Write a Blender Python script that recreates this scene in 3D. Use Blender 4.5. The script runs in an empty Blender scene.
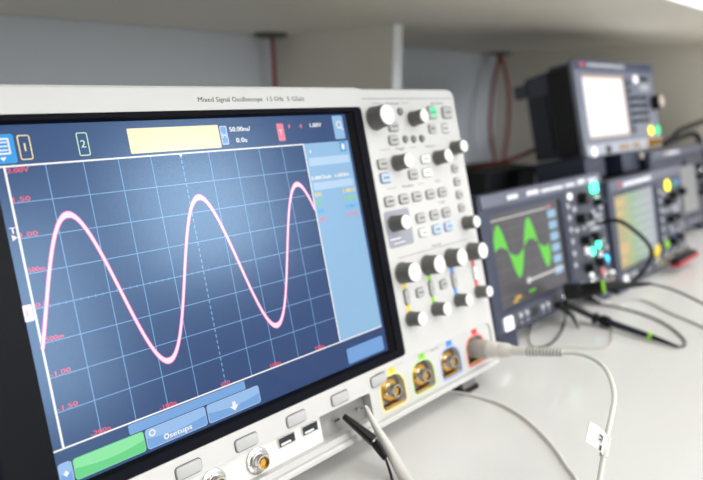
import bpy, bmesh, math, random
from mathutils import Vector, Matrix, Euler

random.seed(7)
SC = bpy.context.scene
COL = SC.collection
OZ = 0.98                       # height of the solved origin above the floor
TABLE = 0.75                    # bench top

# ------------------------------------------------------------------ camera
cam_d = bpy.data.cameras.new('camera')
cam = bpy.data.objects.new('camera', cam_d)
COL.objects.link(cam)
SC.camera = cam
cam_d.sensor_fit = 'HORIZONTAL'
cam_d.sensor_width = 36.0
cam_d.lens = 610.758 / 703 * 36.0
cam_d.clip_start = 0.01
right = Vector((0.7103264, -0.7038724, 0.0))
down = Vector((-0.1644658, -0.1659738, -0.9723187))
fwd = Vector((0.6843883, 0.6906637, -0.2336585))
rot = Matrix((right, -down, -fwd)).transposed()
cam.matrix_world = Matrix.Translation((-0.09233, -0.34180, 0.03655 + OZ)) @ rot.to_4x4()
cam_d.dof.use_dof = True
cam_d.dof.focus_distance = 0.362
cam_d.dof.aperture_fstop = 5.3

# ------------------------------------------------------------------ world, lights, exposure
w = bpy.data.worlds.new('world')
SC.world = w
w.use_nodes = True
w.node_tree.nodes['Background'].inputs[0].default_value = (0.86, 0.92, 1.0, 1)
w.node_tree.nodes['Background'].inputs[1].default_value = 0.5
SC.view_settings.view_transform = 'Standard'
SC.view_settings.look = 'None'
SC.view_settings.exposure = 0.0
SC.view_settings.gamma = 1.0
SC.view_settings.use_curve_mapping = False


def area(name, loc, sx, sy, power, color, rot=(0, 0, 0)):
    d = bpy.data.lights.new(name, 'AREA')
    d.shape = 'RECTANGLE'
    d.size, d.size_y, d.energy, d.color = sx, sy, power, color
    o = bpy.data.objects.new(name, d)
    o.location, o.rotation_euler = loc, rot
    COL.objects.link(o)
    return o


LAMPS = [(0.1, -0.95), (1.7, -0.95), (0.1, -2.2), (1.7, -2.2)]
for lx, ly in LAMPS:
    area('ceiling_lamp_light', (lx, ly, 2.66), 1.16, 0.56, 10.5, (1.0, 0.955, 0.885))
# daylight through the two windows of the wall behind the photographer
area('window_daylight', (1.95, -2.98, 1.925), 0.86, 0.81, 34, (0.86, 0.94, 1.0), (math.radians(90), 0, 0))
area('window_daylight', (0.7, -2.98, 1.475), 0.76, 1.01, 22, (0.90, 0.95, 1.0), (math.radians(90), 0, 0))


# ------------------------------------------------------------------ materials
def lin(c):
    return tuple(((v / 255) / 12.92 if v / 255 <= 0.04045 else ((v / 255 + 0.055) / 1.055) ** 2.4) for v in c)


MATS = {}


def M(name, rgb, rough=0.5, metal=0.0, var=0.05, scale=60.0, spec=0.5, bump=0.0, coat=0.0):
    if name in MATS:
        return MATS[name]
    m = bpy.data.materials.new(name)
    m.use_nodes = True
    nt = m.node_tree
    b = nt.nodes['Principled BSDF']
    c = lin(rgb)
    tc = nt.nodes.new('ShaderNodeTexCoord')
    nz = nt.nodes.new('ShaderNodeTexNoise')
    nz.inputs['Scale'].default_value = scale
    nz.inputs['Detail'].default_value = 3
    nt.links.new(tc.outputs['Object'], nz.inputs['Vector'])
    mx = nt.nodes.new('ShaderNodeMix')
    mx.data_type = 'RGBA'
    mx.inputs[6].default_value = tuple(v * (1 - var) for v in c) + (1,)
    mx.inputs[7].default_value = tuple(min(1, v * (1 + var)) for v in c) + (1,)
    nt.links.new(nz.outputs['Fac'], mx.inputs[0])
    nt.links.new(mx.outputs[2], b.inputs['Base Color'])
    b.inputs['Roughness'].default_value = rough
    b.inputs['Metallic'].default_value = metal
    b.inputs['Specular IOR Level'].default_value = spec
    b.inputs['Coat Weight'].default_value = coat
    if bump:
        bp = nt.nodes.new('ShaderNodeBump')
        bp.inputs['Strength'].default_value = bump
        bp.inputs['Distance'].default_value = 0.001
        nt.links.new(nz.outputs['Fac'], bp.inputs['Height'])
        nt.links.new(bp.outputs[0], b.inputs['Normal'])
    MATS[name] = m
    return m


def E(name, rgb, strength=1.0, rough=0.3, spec=0.5, tint=(1.0, 1.0, 1.0)):
    """a lit display or lamp colour behind a smooth cover"""
    if name in MATS:
        return MATS[name]
    m = bpy.data.materials.new(name)
    m.use_nodes = True
    nt = m.node_tree
    b = nt.nodes['Principled BSDF']
    b.inputs['Base Color'].default_value = (0.01, 0.01, 0.012, 1)
    b.inputs['Roughness'].default_value = rough
    b.inputs['Specular IOR Level'].default_value = spec
    b.inputs['Specular Tint'].default_value = tint + (1,)      # blue anti-reflection coating
    tc = nt.nodes.new('ShaderNodeTexCoord')
    nz = nt.nodes.new('ShaderNodeTexNoise')
    nz.inputs['Scale'].default_value = 900
    nt.links.new(tc.outputs['Object'], nz.inputs['Vector'])
    c = lin(rgb)
    mx = nt.nodes.new('ShaderNodeMix')
    mx.data_type = 'RGBA'
    mx.inputs[6].default_value = tuple(v * 0.97 for v in c) + (1,)
    mx.inputs[7].default_value = tuple(v * 1.03 for v in c) + (1,)
    nt.links.new(nz.outputs['Fac'], mx.inputs[0])
    nt.links.new(mx.outputs[2], b.inputs['Emission Color'])
    b.inputs['Emission Strength'].default_value = strength
    MATS[name] = m
    return m


WHITE = M('white_plastic', (201, 199, 196), 0.42, var=0.02)
WHITE2 = M('warm_white_plastic', (212, 209, 203), 0.5, var=0.02)
KEY = M('grey_key_plastic', (180, 179, 178), 0.5, var=0.03)
KEYD = M('grey_button_rubber', (178, 177, 174), 0.6, var=0.03)
KEYW = M('white_button_rubber', (240, 240, 238), 0.5, var=0.02)
KEYB = M('blue_button_rubber', (178, 196, 222), 0.55, var=0.03)
INK = M('dark_grey_print', (62, 62, 70), 0.6)
INKL = M('light_grey_print', (104, 104, 112), 0.6)
BEZ = M('bezel_plastic', (16, 16, 24), 0.6, var=0.08, scale=400, spec=0.06)
BLACK = M('black_gloss_plastic', (9, 9, 12), 0.35, spec=0.25)
KNOB = M('knob_rubber', (104, 102, 99), 0.6, var=0.06)
KCAP = M('knob_cap_plastic', (238, 236, 233), 0.4, var=0.02)
GREYBOX = M('grey_printed_field', (150, 150, 160), 0.55)
STEEL = M('nickel_metal', (205, 203, 198), 0.22, 1.0)
GOLD = M('gold_contact_metal', (214, 168, 84), 0.25, 1.0)
DARK = M('dark_cavity_plastic', (18, 18, 20), 0.5)
RUBBER = M('black_rubber', (13, 13, 16), 0.55, spec=0.3)
NAVY = M('navy_instrument_plastic', (46, 52, 74), 0.42, var=0.06)
NAVYL = M('slate_band_plastic', (92, 95, 112), 0.4, var=0.05)
SLATE = M('slate_panel_plastic', (66, 67, 80), 0.5, var=0.05)
CHAR = M('charcoal_housing', (30, 31, 36), 0.55)
CABLEG = M('light_grey_cable', (222, 218, 211), 0.5, var=0.03)
CABLEG2 = M('mid_grey_cable', (190, 187, 181), 0.5, var=0.03)
RED = M('red_cable', (150, 34, 40), 0.5)
YEL = M('yellow_marking', (236, 208, 60), 0.5)
GRN = M('green_marking', (146, 208, 62), 0.5)
BLU = M('blue_marking', (70, 140, 226), 0.5)
REDM = M('red_marking', (226, 62, 62), 0.5)
YELO = M('yellow_outline', (238, 216, 130), 0.5)
GRNO = M('green_outline', (188, 220, 146), 0.5)
BLUO = M('blue_outline', (150, 178, 236), 0.5)
REDO = M('red_outline', (238, 120, 122), 0.5)
PAPER = M('paper_tag', (206, 206, 202), 0.7)


# ------------------------------------------------------------------ geometry helpers
class G:
    """collects faces; coordinates are (x right, v up, n towards the user) in millimetres"""
    def __init__(self):
        self.v, self.f = [], []

    def add(self, pts, faces):
        o = len(self.v)
        self.v += [tuple(p) for p in pts]
        self.f += [tuple(i + o for i in q) for q in faces]
        return self

    def loft(self, loops, cap0=True, cap1=True):
        k = len(loops[0])
        pts = [p for l in loops for p in l]
        fs = []
        for a in range(len(loops) - 1):
            for i in range(k):
                j = (i + 1) % k
                fs.append((a * k + i, a * k + j, (a + 1) * k + j, (a + 1) * k + i))
        if cap0:
            fs.append(tuple(reversed(range(k))))
        if cap1:
            fs.append(tuple(range((len(loops) - 1) * k, len(loops) * k)))
        return self.add(pts, fs)

    def prism(self, loop, n0, n1, ch=0.0):
        at = lambda l, n: [(x, v, n) for x, v in l]
        if ch > 0:
            return self.loft([at(loop, n0), at(loop, n1 - ch), at(inset(loop, ch * 0.3), n1 - ch * 0.3), at(inset(loop, ch), n1)])
        return self.loft([at(loop, n0), at(loop, n1)])

    def flat(self, loop, n):
        return self.add([(x, v, n) for x, v in loop], [tuple(range(len(loop)))])

    def box(self, x0, x1, v0, v1, n0, n1):
        return self.prism([(x0, v0), (x1, v0), (x1, v1), (x0, v1)], n0, n1)

    def line(self, a, b, wd, n):
        dx, dv = b[0] - a[0], b[1] - a[1]
        l = math.hypot(dx, dv)
        px, pv = -dv / l * wd / 2, dx / l * wd / 2
        return self.flat([(a[0] - px, a[1] - pv), (b[0] - px, b[1] - pv), (b[0] + px, b[1] + pv), (a[0] + px, a[1] + pv)], n)

    def ring(self, loop, wd, n):
        k = len(loop)
        ins = inset(loop, wd)
        fs = [(i, (i + 1) % k, k + (i + 1) % k, k + i) for i in range(k)]
        return self.add([(x, v, n) for x, v in loop] + [(x, v, n) for x, v in ins], fs)

    def lathe(self, x, v, prof, seg=24, flute=0.0, fl=None):
        """prof: (r, n) from back to front, turned about the n axis"""
        loops = []
        for r, n in prof:
            l = []
            for i in range(seg):
                a = 2 * math.pi * i / seg
                rr_ = r * (1 - flute) if (flute and fl and fl[0] < n < fl[1] and i % 2) else r
                l.append((x + rr_ * math.cos(a), v + rr_ * math.sin(a), n))
            loops.append(l)
        return self.loft(loops)

    def plate(self, outer, holes, n1, n0, ch=0.0):
        """flat plate with holes; n1 front, n0 back"""
        bm = bmesh.new()
        fr = inset(outer, ch) if ch else outer
        edges = []
        for lp in [fr] + holes:
            vs = [bm.verts.new((x, v, 0)) for x, v in lp]
            edges += [bm.edges.new((vs[i], vs[(i + 1) % len(vs)])) for i in range(len(vs))]
        bmesh.ops.triangle_fill(bm, use_beauty=True, use_dissolve=False, edges=edges, normal=(0, 0, 1))
        bm.normal_update()
        for f in bm.faces:
            if f.normal.z < 0:
                f.normal_flip()
        bm.verts.index_update()
        self.add([(q.co.x, q.co.y, n1) for q in bm.verts], [tuple(q.index for q in f.verts) for f in bm.faces])
        bm.free()
        at = lambda l, n: [(x, v, n) for x, v in l]
        if ch:
            self.loft([at(outer, n0), at(outer, n1 - ch), at(inset(outer, ch * 0.3), n1 - ch * 0.3), at(fr, n1)], True, False)
        else:
            self.loft([at(outer, n0), at(outer, n1)], True, False)
        for h in holes:
            self.loft([at(h, n1), at(h, n0)], False, False)
        return self


def inset(loop, d):
    """offset a counter-clockwise loop inwards by d"""
    out = []
    k = len(loop)
    for i in range(k):
        ax, av = loop[i - 1]
        bx, bv = loop[i]
        cx, cv = loop[(i + 1) % k]
        e1 = (bx - ax, bv - av)
        e2 = (cx - bx, cv - bv)
        l1 = math.hypot(*e1) or 1e-9
        l2 = math.hypot(*e2) or 1e-9
        n1 = (-e1[1] / l1, e1[0] / l1)
        n2 = (-e2[1] / l2, e2[0] / l2)
        s = 1 + n1[0] * n2[0] + n1[1] * n2[1]
        s = max(s, 0.3)
        out.append((bx + d * (n1[0] + n2[0]) / s, bv + d * (n1[1] + n2[1]) / s))
    return out


def rr(x0, x1, v0, v1, r=2.0, seg=4):
    r = min(r, (x1 - x0) / 2 - 1e-3, (v1 - v0) / 2 - 1e-3)
    out = []
    for cx, cv, a0 in ((x1 - r, v0 + r, -90), (x1 - r, v1 - r, 0), (x0 + r, v1 - r, 90), (x0 + r, v0 + r, 180)):
        for i in range(seg + 1):
            a = math.radians(a0 + 90 * i / seg)
            out.append((cx + r * math.cos(a), cv + r * math.sin(a)))
    return out


def rrc(x, v, wx, wv, r=1.5, seg=3):
    return rr(x - wx / 2, x + wx / 2, v - wv / 2, v + wv / 2, r, seg)


def circ(x, v, r, seg=20):
    return [(x + r * math.cos(2 * math.pi * i / seg), v + r * math.sin(2 * math.pi * i / seg)) for i in range(seg)]


def finish_mesh(name, verts, faces, mat, angle=35):
    me = bpy.data.meshes.new(name)
    me.from_pydata(verts, [], faces)
    me.validate(clean_customdata=False)
    me.materials.append(mat)
    me.polygons.foreach_set('use_smooth', [True] * len(me.polygons))
    me.set_sharp_from_angle(angle=math.radians(angle))
    me.update()
    return me


def tag(o, label=None, cat=None, group=None, kind=None):
    for k, v in (('label', label), ('category', cat), ('group', group), ('kind', kind)):
        if v:
            o[k] = v
    return o


def empty(name, loc, rot=(0, 0, 0)):
    o = bpy.data.objects.new(name, None)
    o.empty_display_size = 0.03
    o.location, o.rotation_euler = loc, rot
    COL.objects.link(o)
    return o


class Inst:
    """a thing: an Empty at its base; parts are given in panel millimetres from the panel origin"""
    def __init__(self, name, origin, psi, tau, base_mm, label, cat, group=None):
        self.base = Vector((base_mm[0], -base_mm[2], base_mm[1])) * 0.001
        R = Matrix.Rotation(math.radians(psi), 3, 'Z') @ Matrix.Rotation(-math.radians(tau), 3, 'X')
        self.R, self.O = R, Vector(origin)
        self.root = empty(name, self.O + R @ self.base, R.to_euler())
        tag(self.root, label, cat, group)

    def world(self, x, v, n):
        return self.O + self.R @ (Vector((x, -n, v)) * 0.001)

    def part(self, name, g, mat, parent=None, label=None, kind=None, angle=35):
        me = finish_mesh(name, [(x * 0.001, -n * 0.001, v * 0.001) for x, v, n in g.v], g.f, mat, angle)
        return self.link(name, me, parent, label, kind)

    def link(self, name, me, parent=None, label=None, kind=None):
        o = bpy.data.objects.new(name, me)
        COL.objects.link(o)
        if parent is None:
            o.parent = self.root
            o.location = -self.base
        else:
            o.parent = parent
        tag(o, label, None, None, kind)
        return o

    def again(self, name, me, dx, dv, dn=0, parent=None):
        """another piece with the same mesh, moved by dx, dv (mm)"""
        o = self.link(name, me, parent)
        o.location = o.location + Vector((dx, -dn, dv)) * 0.001
        return o


FONT_CACHE = {}


def text_geo(s, size):
    key = (s, size)
    if key not in FONT_CACHE:
        cu = bpy.data.curves.new('t', 'FONT')
        cu.body = s
        cu.size = size
        cu.resolution_u = 2
        o = bpy.data.objects.new('t', cu)
        COL.objects.link(o)
        dg = bpy.context.evaluated_depsgraph_get()
        dg.update()
        me = bpy.data.meshes.new_from_object(o.evaluated_get(dg))
        FONT_CACHE[key] = ([tuple(v.co) for v in me.vertices], [tuple(p.vertices) for p in me.polygons])
        bpy.data.objects.remove(o)
        bpy.data.curves.remove(cu)
        bpy.data.meshes.remove(me)
    return FONT_CACHE[key]


def text(g, s, x, v, n, size, width=None, center=False, bold=0.0):
    """flat lettering, baseline at v; width squeezes or stretches it to that length"""
    vs, fs = text_geo(s, 10.0)
    if not vs:
        return g
    x0 = min(p[0] for p in vs)
    x1 = max(p[0] for p in vs)
    k = size / 10.0
    kx = k if width is None else width / (x1 - x0)
    wd = (x1 - x0) * kx
    xs = x - wd / 2 if center else x
    for q in ([0] if not bold else [-bold, 0, bold]):
        g.add([(xs + q + (p[0] - x0) * kx, v + p[1] * k, n + q * 0.01) for p in vs], fs)
    return g


def catmull(pts, sub=8):
    P = [Vector(p) for p in pts]
    P = [P[0] * 2 - P[1]] + P + [P[-1] * 2 - P[-2]]
    out = []
    for i in range(1, len(P) - 2):
        for s in range(sub):
            t = s / sub
            a, b, c, d = P[i - 1], P[i], P[i + 1], P[i + 2]
            out.append(0.5 * ((2 * b) + (c - a) * t + (2 * a - 5 * b + 4 * c - d) * t * t + (3 * b - a - 3 * c + d) * t ** 3))
    out.append(P[-2])
    return out


def tube_data(path, radii, seg=10):
    """swept tube in metres; radii a number or a list as long as path"""
    n = len(path)
    if not isinstance(radii, (list, tuple)):
        radii = [radii] * n
    vs, fs = [], []
    t0 = (path[1] - path[0]).normalized()
    up = Vector((0, 0, 1)) if abs(t0.z) < 0.9 else Vector((1, 0, 0))
    a = t0.cross(up).normalized()
    for i in range(n):
        t = (path[min(i + 1, n - 1)] - path[max(i - 1, 0)]).normalized()
        a = (a - t * a.dot(t)).normalized()
        b = t.cross(a)
        for k in range(seg):
            ang = 2 * math.pi * k / seg
            vs.append(path[i] + (a * math.cos(ang) + b * math.sin(ang)) * radii[i])
    for i in range(n - 1):
        for k in range(seg):
            j = (k + 1) % seg
            fs.append((i * seg + k, i * seg + j, (i + 1) * seg + j, (i + 1) * seg + k))
    fs.append(tuple(reversed(range(seg))))
    fs.append(tuple(range((n - 1) * seg, n * seg)))
    return vs, fs


class Loose:
    """a thing laid out in world metres; Empty at its first point"""
    def __init__(self, name, base, label, cat, group=None):
        self.b = Vector(base)
        self.root = empty(name, self.b)
        tag(self.root, label, cat, group)

    def part(self, name, vs, fs, mat, parent=None, label=None, angle=50):
        me = finish_mesh(name, [tuple(Vector(p) - self.b) for p in vs], fs, mat, angle)
        o = bpy.data.objects.new(name, me)
        COL.objects.link(o)
        o.parent = parent or self.root
        tag(o, label)
        return o

    def tube(self, name, pts, radii, mat, sub=8, seg=10, parent=None, label=None):
        pth = catmull(pts, sub) if sub > 1 else [Vector(p) for p in pts]
        if isinstance(radii, (list, tuple)):
            k = len(radii) - 1
            rs = []
            for i in range(len(pth)):
                t = i / (len(pth) - 1) * k
                a = min(int(t), k - 1)
                rs.append(radii[a] * (1 - (t - a)) + radii[a + 1] * (t - a))
        else:
            rs = radii
        vs, fs = tube_data(pth, rs, seg)
        return self.part(name, vs, fs, mat, parent, label)


def cable(name, pts, r, mat, label, cat='cable', group=None, sub=8, seg=10):
    pth = catmull([(x, y, z + OZ) for x, y, z in pts], sub)
    vs, fs = tube_data(pth, r, seg)
    b = Vector(pth[0])
    me = finish_mesh(name, [tuple(p - b) for p in vs], fs, mat, 50)
    o = bpy.data.objects.new(name, me)
    o.location = b
    COL.objects.link(o)
    return tag(o, label, cat, group)


def wbox(name, x0, x1, y0, y1, z0, z1, mat, parent=None, bev=0.0):
    """box in world metres (origin at its base centre)"""
    bm = bmesh.new()
    bmesh.ops.create_cube(bm, size=1)
    bmesh.ops.scale(bm, vec=(x1 - x0, y1 - y0, z1 - z0), verts=bm.verts)
    bmesh.ops.translate(bm, vec=(0, 0, (z1 - z0) / 2), verts=bm.verts)
    if bev:
        bmesh.ops.bevel(bm, geom=list(bm.edges), offset=bev, segments=2, affect='EDGES', profile=0.5)
    me = bpy.data.meshes.new(name)
    bm.to_mesh(me)
    bm.free()
    me.materials.append(mat)
    o = bpy.data.objects.new(name, me)
    COL.objects.link(o)
    o.location = ((x0 + x1) / 2, (y0 + y1) / 2, z0)
    if parent:
        o.parent = parent
        o.location = o.location - parent.location
    return o


# ------------------------------------------------------------------ the room
PAINT = M('wall_paint', (234, 234, 233), 0.85, var=0.02, scale=6, bump=0.05)
CEIL = M('ceiling_paint', (236, 236, 234), 0.9, var=0.01, scale=5)
FLOORM = M('floor_vinyl', (214, 210, 202), 0.5, var=0.06, scale=10)
LAMI = M('bench_laminate', (216, 215, 213), 0.14, var=0.012, scale=14)
BOARD = M('shelf_melamine', (246, 240, 226), 0.55, var=0.02, scale=8)
BOARDW = M('white_edge_band', (236, 238, 240), 0.45, var=0.02, scale=8)
WB = 0.56                      # face of the back wall
ZS = 0.1345 + OZ               # underside of the shelf

S = lambda o: tag(o, kind='structure')
S(wbox('floor', -2.6, 3.6, -3.1, WB + 0.1, -0.1, 0, FLOORM))
S(wbox('ceiling', -2.6, 3.6, -3.1, WB + 0.1, 2.7, 2.8, CEIL))
S(wbox('wall_back', -2.6, 3.6, WB, WB + 0.1, 0, 2.7, M('blue_grey_wall_paint', (226, 231, 238), 0.85, var=0.02, scale=6, bump=0.05)))
S(wbox('wall_left', -2.6, -2.5, -3.0, WB, 0, 2.7, PAINT))
S(wbox('wall_right', 3.5, 3.6, -3.0, WB, 0, 2.7, PAINT))
wf = empty('wall_front', (0.5, -3.0, 0))
S(wf)
WINS = ((1.5, 2.4, 1.5, 2.35), (0.3, 1.1, 0.95, 2.0))
for x0, x1, z0, z1 in ((-2.5, 0.3, 0, 2.7), (1.1, 1.5, 0, 2.7), (2.4, 3.5, 0, 2.7), (1.5, 2.4, 0, 1.5), (1.5, 2.4, 2.35, 2.7), (0.3, 1.1, 0, 0.95), (0.3, 1.1, 2.0, 2.7)):
    wbox('wall_panel', x0, x1, -3.1, -3.0, z0, z1, PAINT, wf)
FRAMEM = M('window_frame_paint', (235, 236, 238), 0.5)
DAY = E('daylit_pane', (226, 238, 255), 2.4, 0.2)
for i, (x0, x1, z0, z1) in enumerate(WINS):
    win = empty('window_%d' % (i + 1), ((x0 + x1) / 2, -3.05, z0))
    S(win)
    for a0, a1, b0, b1 in ((x0, x1, z0, z0 + 0.02), (x0, x1, z1 - 0.02, z1), (x0, x0 + 0.02, z0 + 0.02, z1 - 0.02), (x1 - 0.02, x1, z0 + 0.02, z1 - 0.02)):
        wbox('window_frame', a0, a1, -3.08, -3.0, b0, b1, FRAMEM, win)
    wbox('window_pane', x0 + 0.02, x1 - 0.02, -3.055, -3.045, z0 + 0.02, z1 - 0.02, DAY, win)

# ceiling light panels (outside the view; they light the bench)
LEDM = E('led_diffuser', (255, 250, 242), 2.0, 0.6)
for i, (lx, ly) in enumerate(LAMPS):
    r_ = empty('ceiling_light', (lx, ly, 2.67))
    tag(r_, ['ceiling light panel above the big oscilloscope', 'ceiling light panel above the far bench end',
             'ceiling light panel by the window end', 'ceiling light panel at the window corner'][i], 'light', 'ceiling lights')
    wbox('light_frame', lx - 0.6, lx + 0.6, ly - 0.3, ly + 0.3, 2.68, 2.70, FRAMEM, r_)
    wbox('diffuser', lx - 0.58, lx + 0.58, ly - 0.28, ly + 0.28, 2.672, 2.68, LEDM, r_)

# bench
bench = empty('lab_bench', (0.2, 0.05, 0))
tag(bench, 'white glossy laminate lab bench carrying all the instruments', 'bench')
wbox('bench_top', -1.6, 1.36, -0.46, WB - 0.002, TABLE - 0.03, TABLE, LAMI, bench, 0.002)
for x0 in (-1.5, 0.0, 1.25):
    wbox('bench_leg', x0, x0 + 0.05, -0.40, -0.35, 0, TABLE - 0.03, FRAMEM, bench)
    wbox('bench_leg', x0, x0 + 0.05, 0.45, 0.50, 0, TABLE - 0.03, FRAMEM, bench)

# overhead shelf with its uprights
shelf = empty('overhead_shelf', (0.2, 0.25, TABLE))
tag(shelf, 'beige overhead shelf with upright dividers above the bench', 'shelf')
wbox('shelf_board', -1.6, 1.36, -0.082, WB - 0.002, ZS, ZS + 0.025, BOARD, shelf)
wbox('shelf_edge', -1.6, 1.36, -0.084, -0.082, ZS, ZS + 0.025, BOARDW, shelf)
wbox('divider', 0.611, 0.631, 0.285, WB - 0.002, TABLE, ZS, BOARD, shelf)
wbox('divider_edge', 0.611, 0.631, 0.281, 0.285, TABLE, ZS, BOARDW, shelf)
wbox('end_panel', 1.335, 1.355, -0.06, WB - 0.002, TABLE, ZS, BOARD, shelf)
for gx, gy in ((0.575, 0.525), (1.27, 0.515)):
    g = G()
    pts = []
    prof = [(0.028, 0), (0.028, -0.004), (0.022, -0.006), (0.020, -0.004)]
    vs, fs = [], []
    sg = 20
    for r, z in prof:
        for k in range(sg):
            a = 2 * math.pi * k / sg
            vs.append((gx + r * math.cos(a) - 0.2, gy + r * math.sin(a) - 0.25, ZS + z - TABLE))
    for i in range(len(prof) - 1):
        for k in range(sg):
            j = (k + 1) % sg
            fs.append((i * sg + k, (i + 1) * sg + k, (i + 1) * sg + j, i * sg + j))
    fs.append(tuple(range(3 * sg, 4 * sg)))
    me = finish_mesh('cable_grommet', vs, fs, M('grommet_plastic', (96, 92, 88), 0.5))
    o = bpy.data.objects.new('cable_grommet', me)
    COL.objects.link(o)
    o.parent = shelf

# ------------------------------------------------------------------ the big oscilloscope
T1 = 14.951
big = Inst('oscilloscope', (0, 0, OZ), 0, T1, (157, -238, 0),
           'large white oscilloscope with a big blue screen showing a pink sine wave', 'oscilloscope')
XL, XR, VB, VT = -70.0, 383.5, -219.0, 41.6

# housing behind the front
def quad(x0, x1, v0, v1, n, r=8):
    return [(x, v, n) for x, v in rr(x0, x1, v0, v1, r, 4)]
g = G().loft([quad(XL + 2, XR - 2, VB + 2, VT - 1.5, -3), quad(XL + 2, XR - 2, VB + 4, VT - 1.5, -30), quad(XL + 10, XR - 8, -201, VT - 8, -120), quad(XL + 16, XR - 14, -197, VT - 14, -146)])
big.part('housing', g, WHITE2)

# front frame with openings
outer = []
for cx, cv, a0, r in ((XR - 9, VB + 9, -90, 9), (XR - 9, 40.4 - 9, 0, 9)):
    outer += [(cx + r * math.cos(math.radians(a0 + 15 * i)), cv + r * math.sin(math.radians(a0 + 15 * i))) for i in range(7)]
outer += [(263, 40.4), (260.5, 40.7), (257.5, 41.3), (255, 41.6)]
for cx, cv, a0, r in ((XL + 12, VT - 12, 90, 12), (XL + 12, VB + 12, 180, 12)):
    outer += [(cx + r * math.cos(math.radians(a0 + 15 * i)), cv + r * math.sin(math.radians(a0 + 15 * i))) for i in range(7)]
BZ = (-36.0, 258.5, -174.4, 25.9)
h_bez = rr(*BZ, 3.0)
h_rec = rr(-50, 212, -209.6, -189.6, 2.0)
h_in = rr(216, 377, -213.5, -178.6, 6.0)
g = G().plate(outer, [list(reversed(h_bez)), list(reversed(h_rec)), list(reversed(h_in))], 5.0, -3.0, 2.0)
frame = big.part('front_frame', g, WHITE)
# lip below the ports
g = G().prism(rr(-66, 379, VB + 0.4, -213.8, 2), 4.5, 8.0, 1.2)
big.part('bottom_lip', g, WHITE)
# groove lines on the control side
g = G().flat([(261, 31.6), (381, 31.3), (381, 32.1), (261, 32.5)], 5.06)
big.part('groove_line', g, M('groove_grey', (150, 150, 158), 0.6))
big.part('groove_line', G().line((270, -97.8), (366, -97.8), 0.7, 5.06), M('groove_grey', (150, 150, 158), 0.6))
g = G().line((355.5, -26), (355.5, -92), 0.5, 5.05)
big.part('seam_line', G().line((264, -174.9), (378, -174.9), 0.5, 5.05), M('seam_grey', (205, 205, 206), 0.6))
big.part('seam_line', g, M('seam_grey', (205, 205, 206), 0.6))

# bezel round the display
g = G().plate(h_bez, [list(reversed(rr(-29, 249.9, -168.2, 22.9, 1.5)))], 4.6, -2.0, 0.8)
bez = big.part('bezel', g, BEZ)
lo = lambda x0, x1, v0, v1, n: [(x, v, n) for x, v in rr(x0, x1, v0, v1, 1.0)]
SX0, SX1, SV0, SV1 = -5.0, 244.6, -166.6, 21.6
g = G().loft([lo(SX0, SX1, SV0, SV1, 0.02), lo(-29, 249.9, -168.2, 22.9, 3.4)], False, False)
big.part('inner_bezel', g, M('inner_bezel_black', (8, 8, 13), 0.45, spec=0.1))

# ---------------- display
AR = (0.58, 0.82, 1.0)
SCREEN_BG = E('screen_navy', (17, 50, 106), 1.0, 0.22, 0.56, AR)
g = G().prism([(SX0, SV0), (SX1, SV0), (SX1, SV1), (SX0, SV1)], -2.0, 0.0)
scr = big.part('display', g, SCREEN_BG)
DV = 19.68 * 0.928
GX, GV = 196.8, -8 * DV


def ui(name, g, mat, label=None):
    return big.part(name, g, mat, scr, label)


U_WHITE = E('ui_white', (246, 240, 236), 1.0, 0.22, 0.56, AR)
U_GRID = E('ui_grid', (112, 158, 206), 1.0, 0.22, 0.56, AR)
U_SIDE = E('ui_sidebar', (142, 184, 220), 1.0, 0.22, 0.56, AR)
U_SIDE2 = E('ui_sidebar_box', (184, 210, 236), 1.0, 0.22, 0.56, AR)
U_KEY = E('ui_key_blue', (112, 158, 214), 1.0, 0.22, 0.56, AR)
U_KEYL = E('ui_key_blue_light', (146, 184, 228), 1.0, 0.22, 0.56, AR)
U_GREEN = E('ui_key_green', (96, 206, 122), 1.0, 0.22, 0.56, AR)
U_GREENL = E('ui_key_green_light', (136, 226, 150), 1.0, 0.22, 0.56, AR)
U_YEL = E('ui_yellow', (250, 226, 160), 1.0, 0.22, 0.56, AR)
U_CYAN = E('ui_cyan', (24, 150, 224), 1.0, 0.22, 0.56, AR)
U_RED = E('ui_red', (238, 66, 96), 1.0, 0.22, 0.56, AR)
U_PINK = E('ui_pink', (255, 112, 186), 1.0, 0.22, 0.56, AR)
U_PINKW = E('ui_pink_core', (255, 226, 238), 1.0, 0.22, 0.56, AR)
U_DIM = E('ui_dim_blue', (58, 90, 140), 1.0, 0.22, 0.56, AR)
U_ROSE = E('ui_rose', (238, 120, 140), 1.0, 0.22, 0.56, AR)
U_GRNT = E('ui_green_text', (120, 220, 70), 1.0, 0.22, 0.56, AR)
U_CYT = E('ui_cyan_text', (20, 170, 236), 1.0, 0.22, 0.56, AR)
U_MINT = E('ui_mint', (196, 230, 196), 1.0, 0.22, 0.56, AR)

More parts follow.
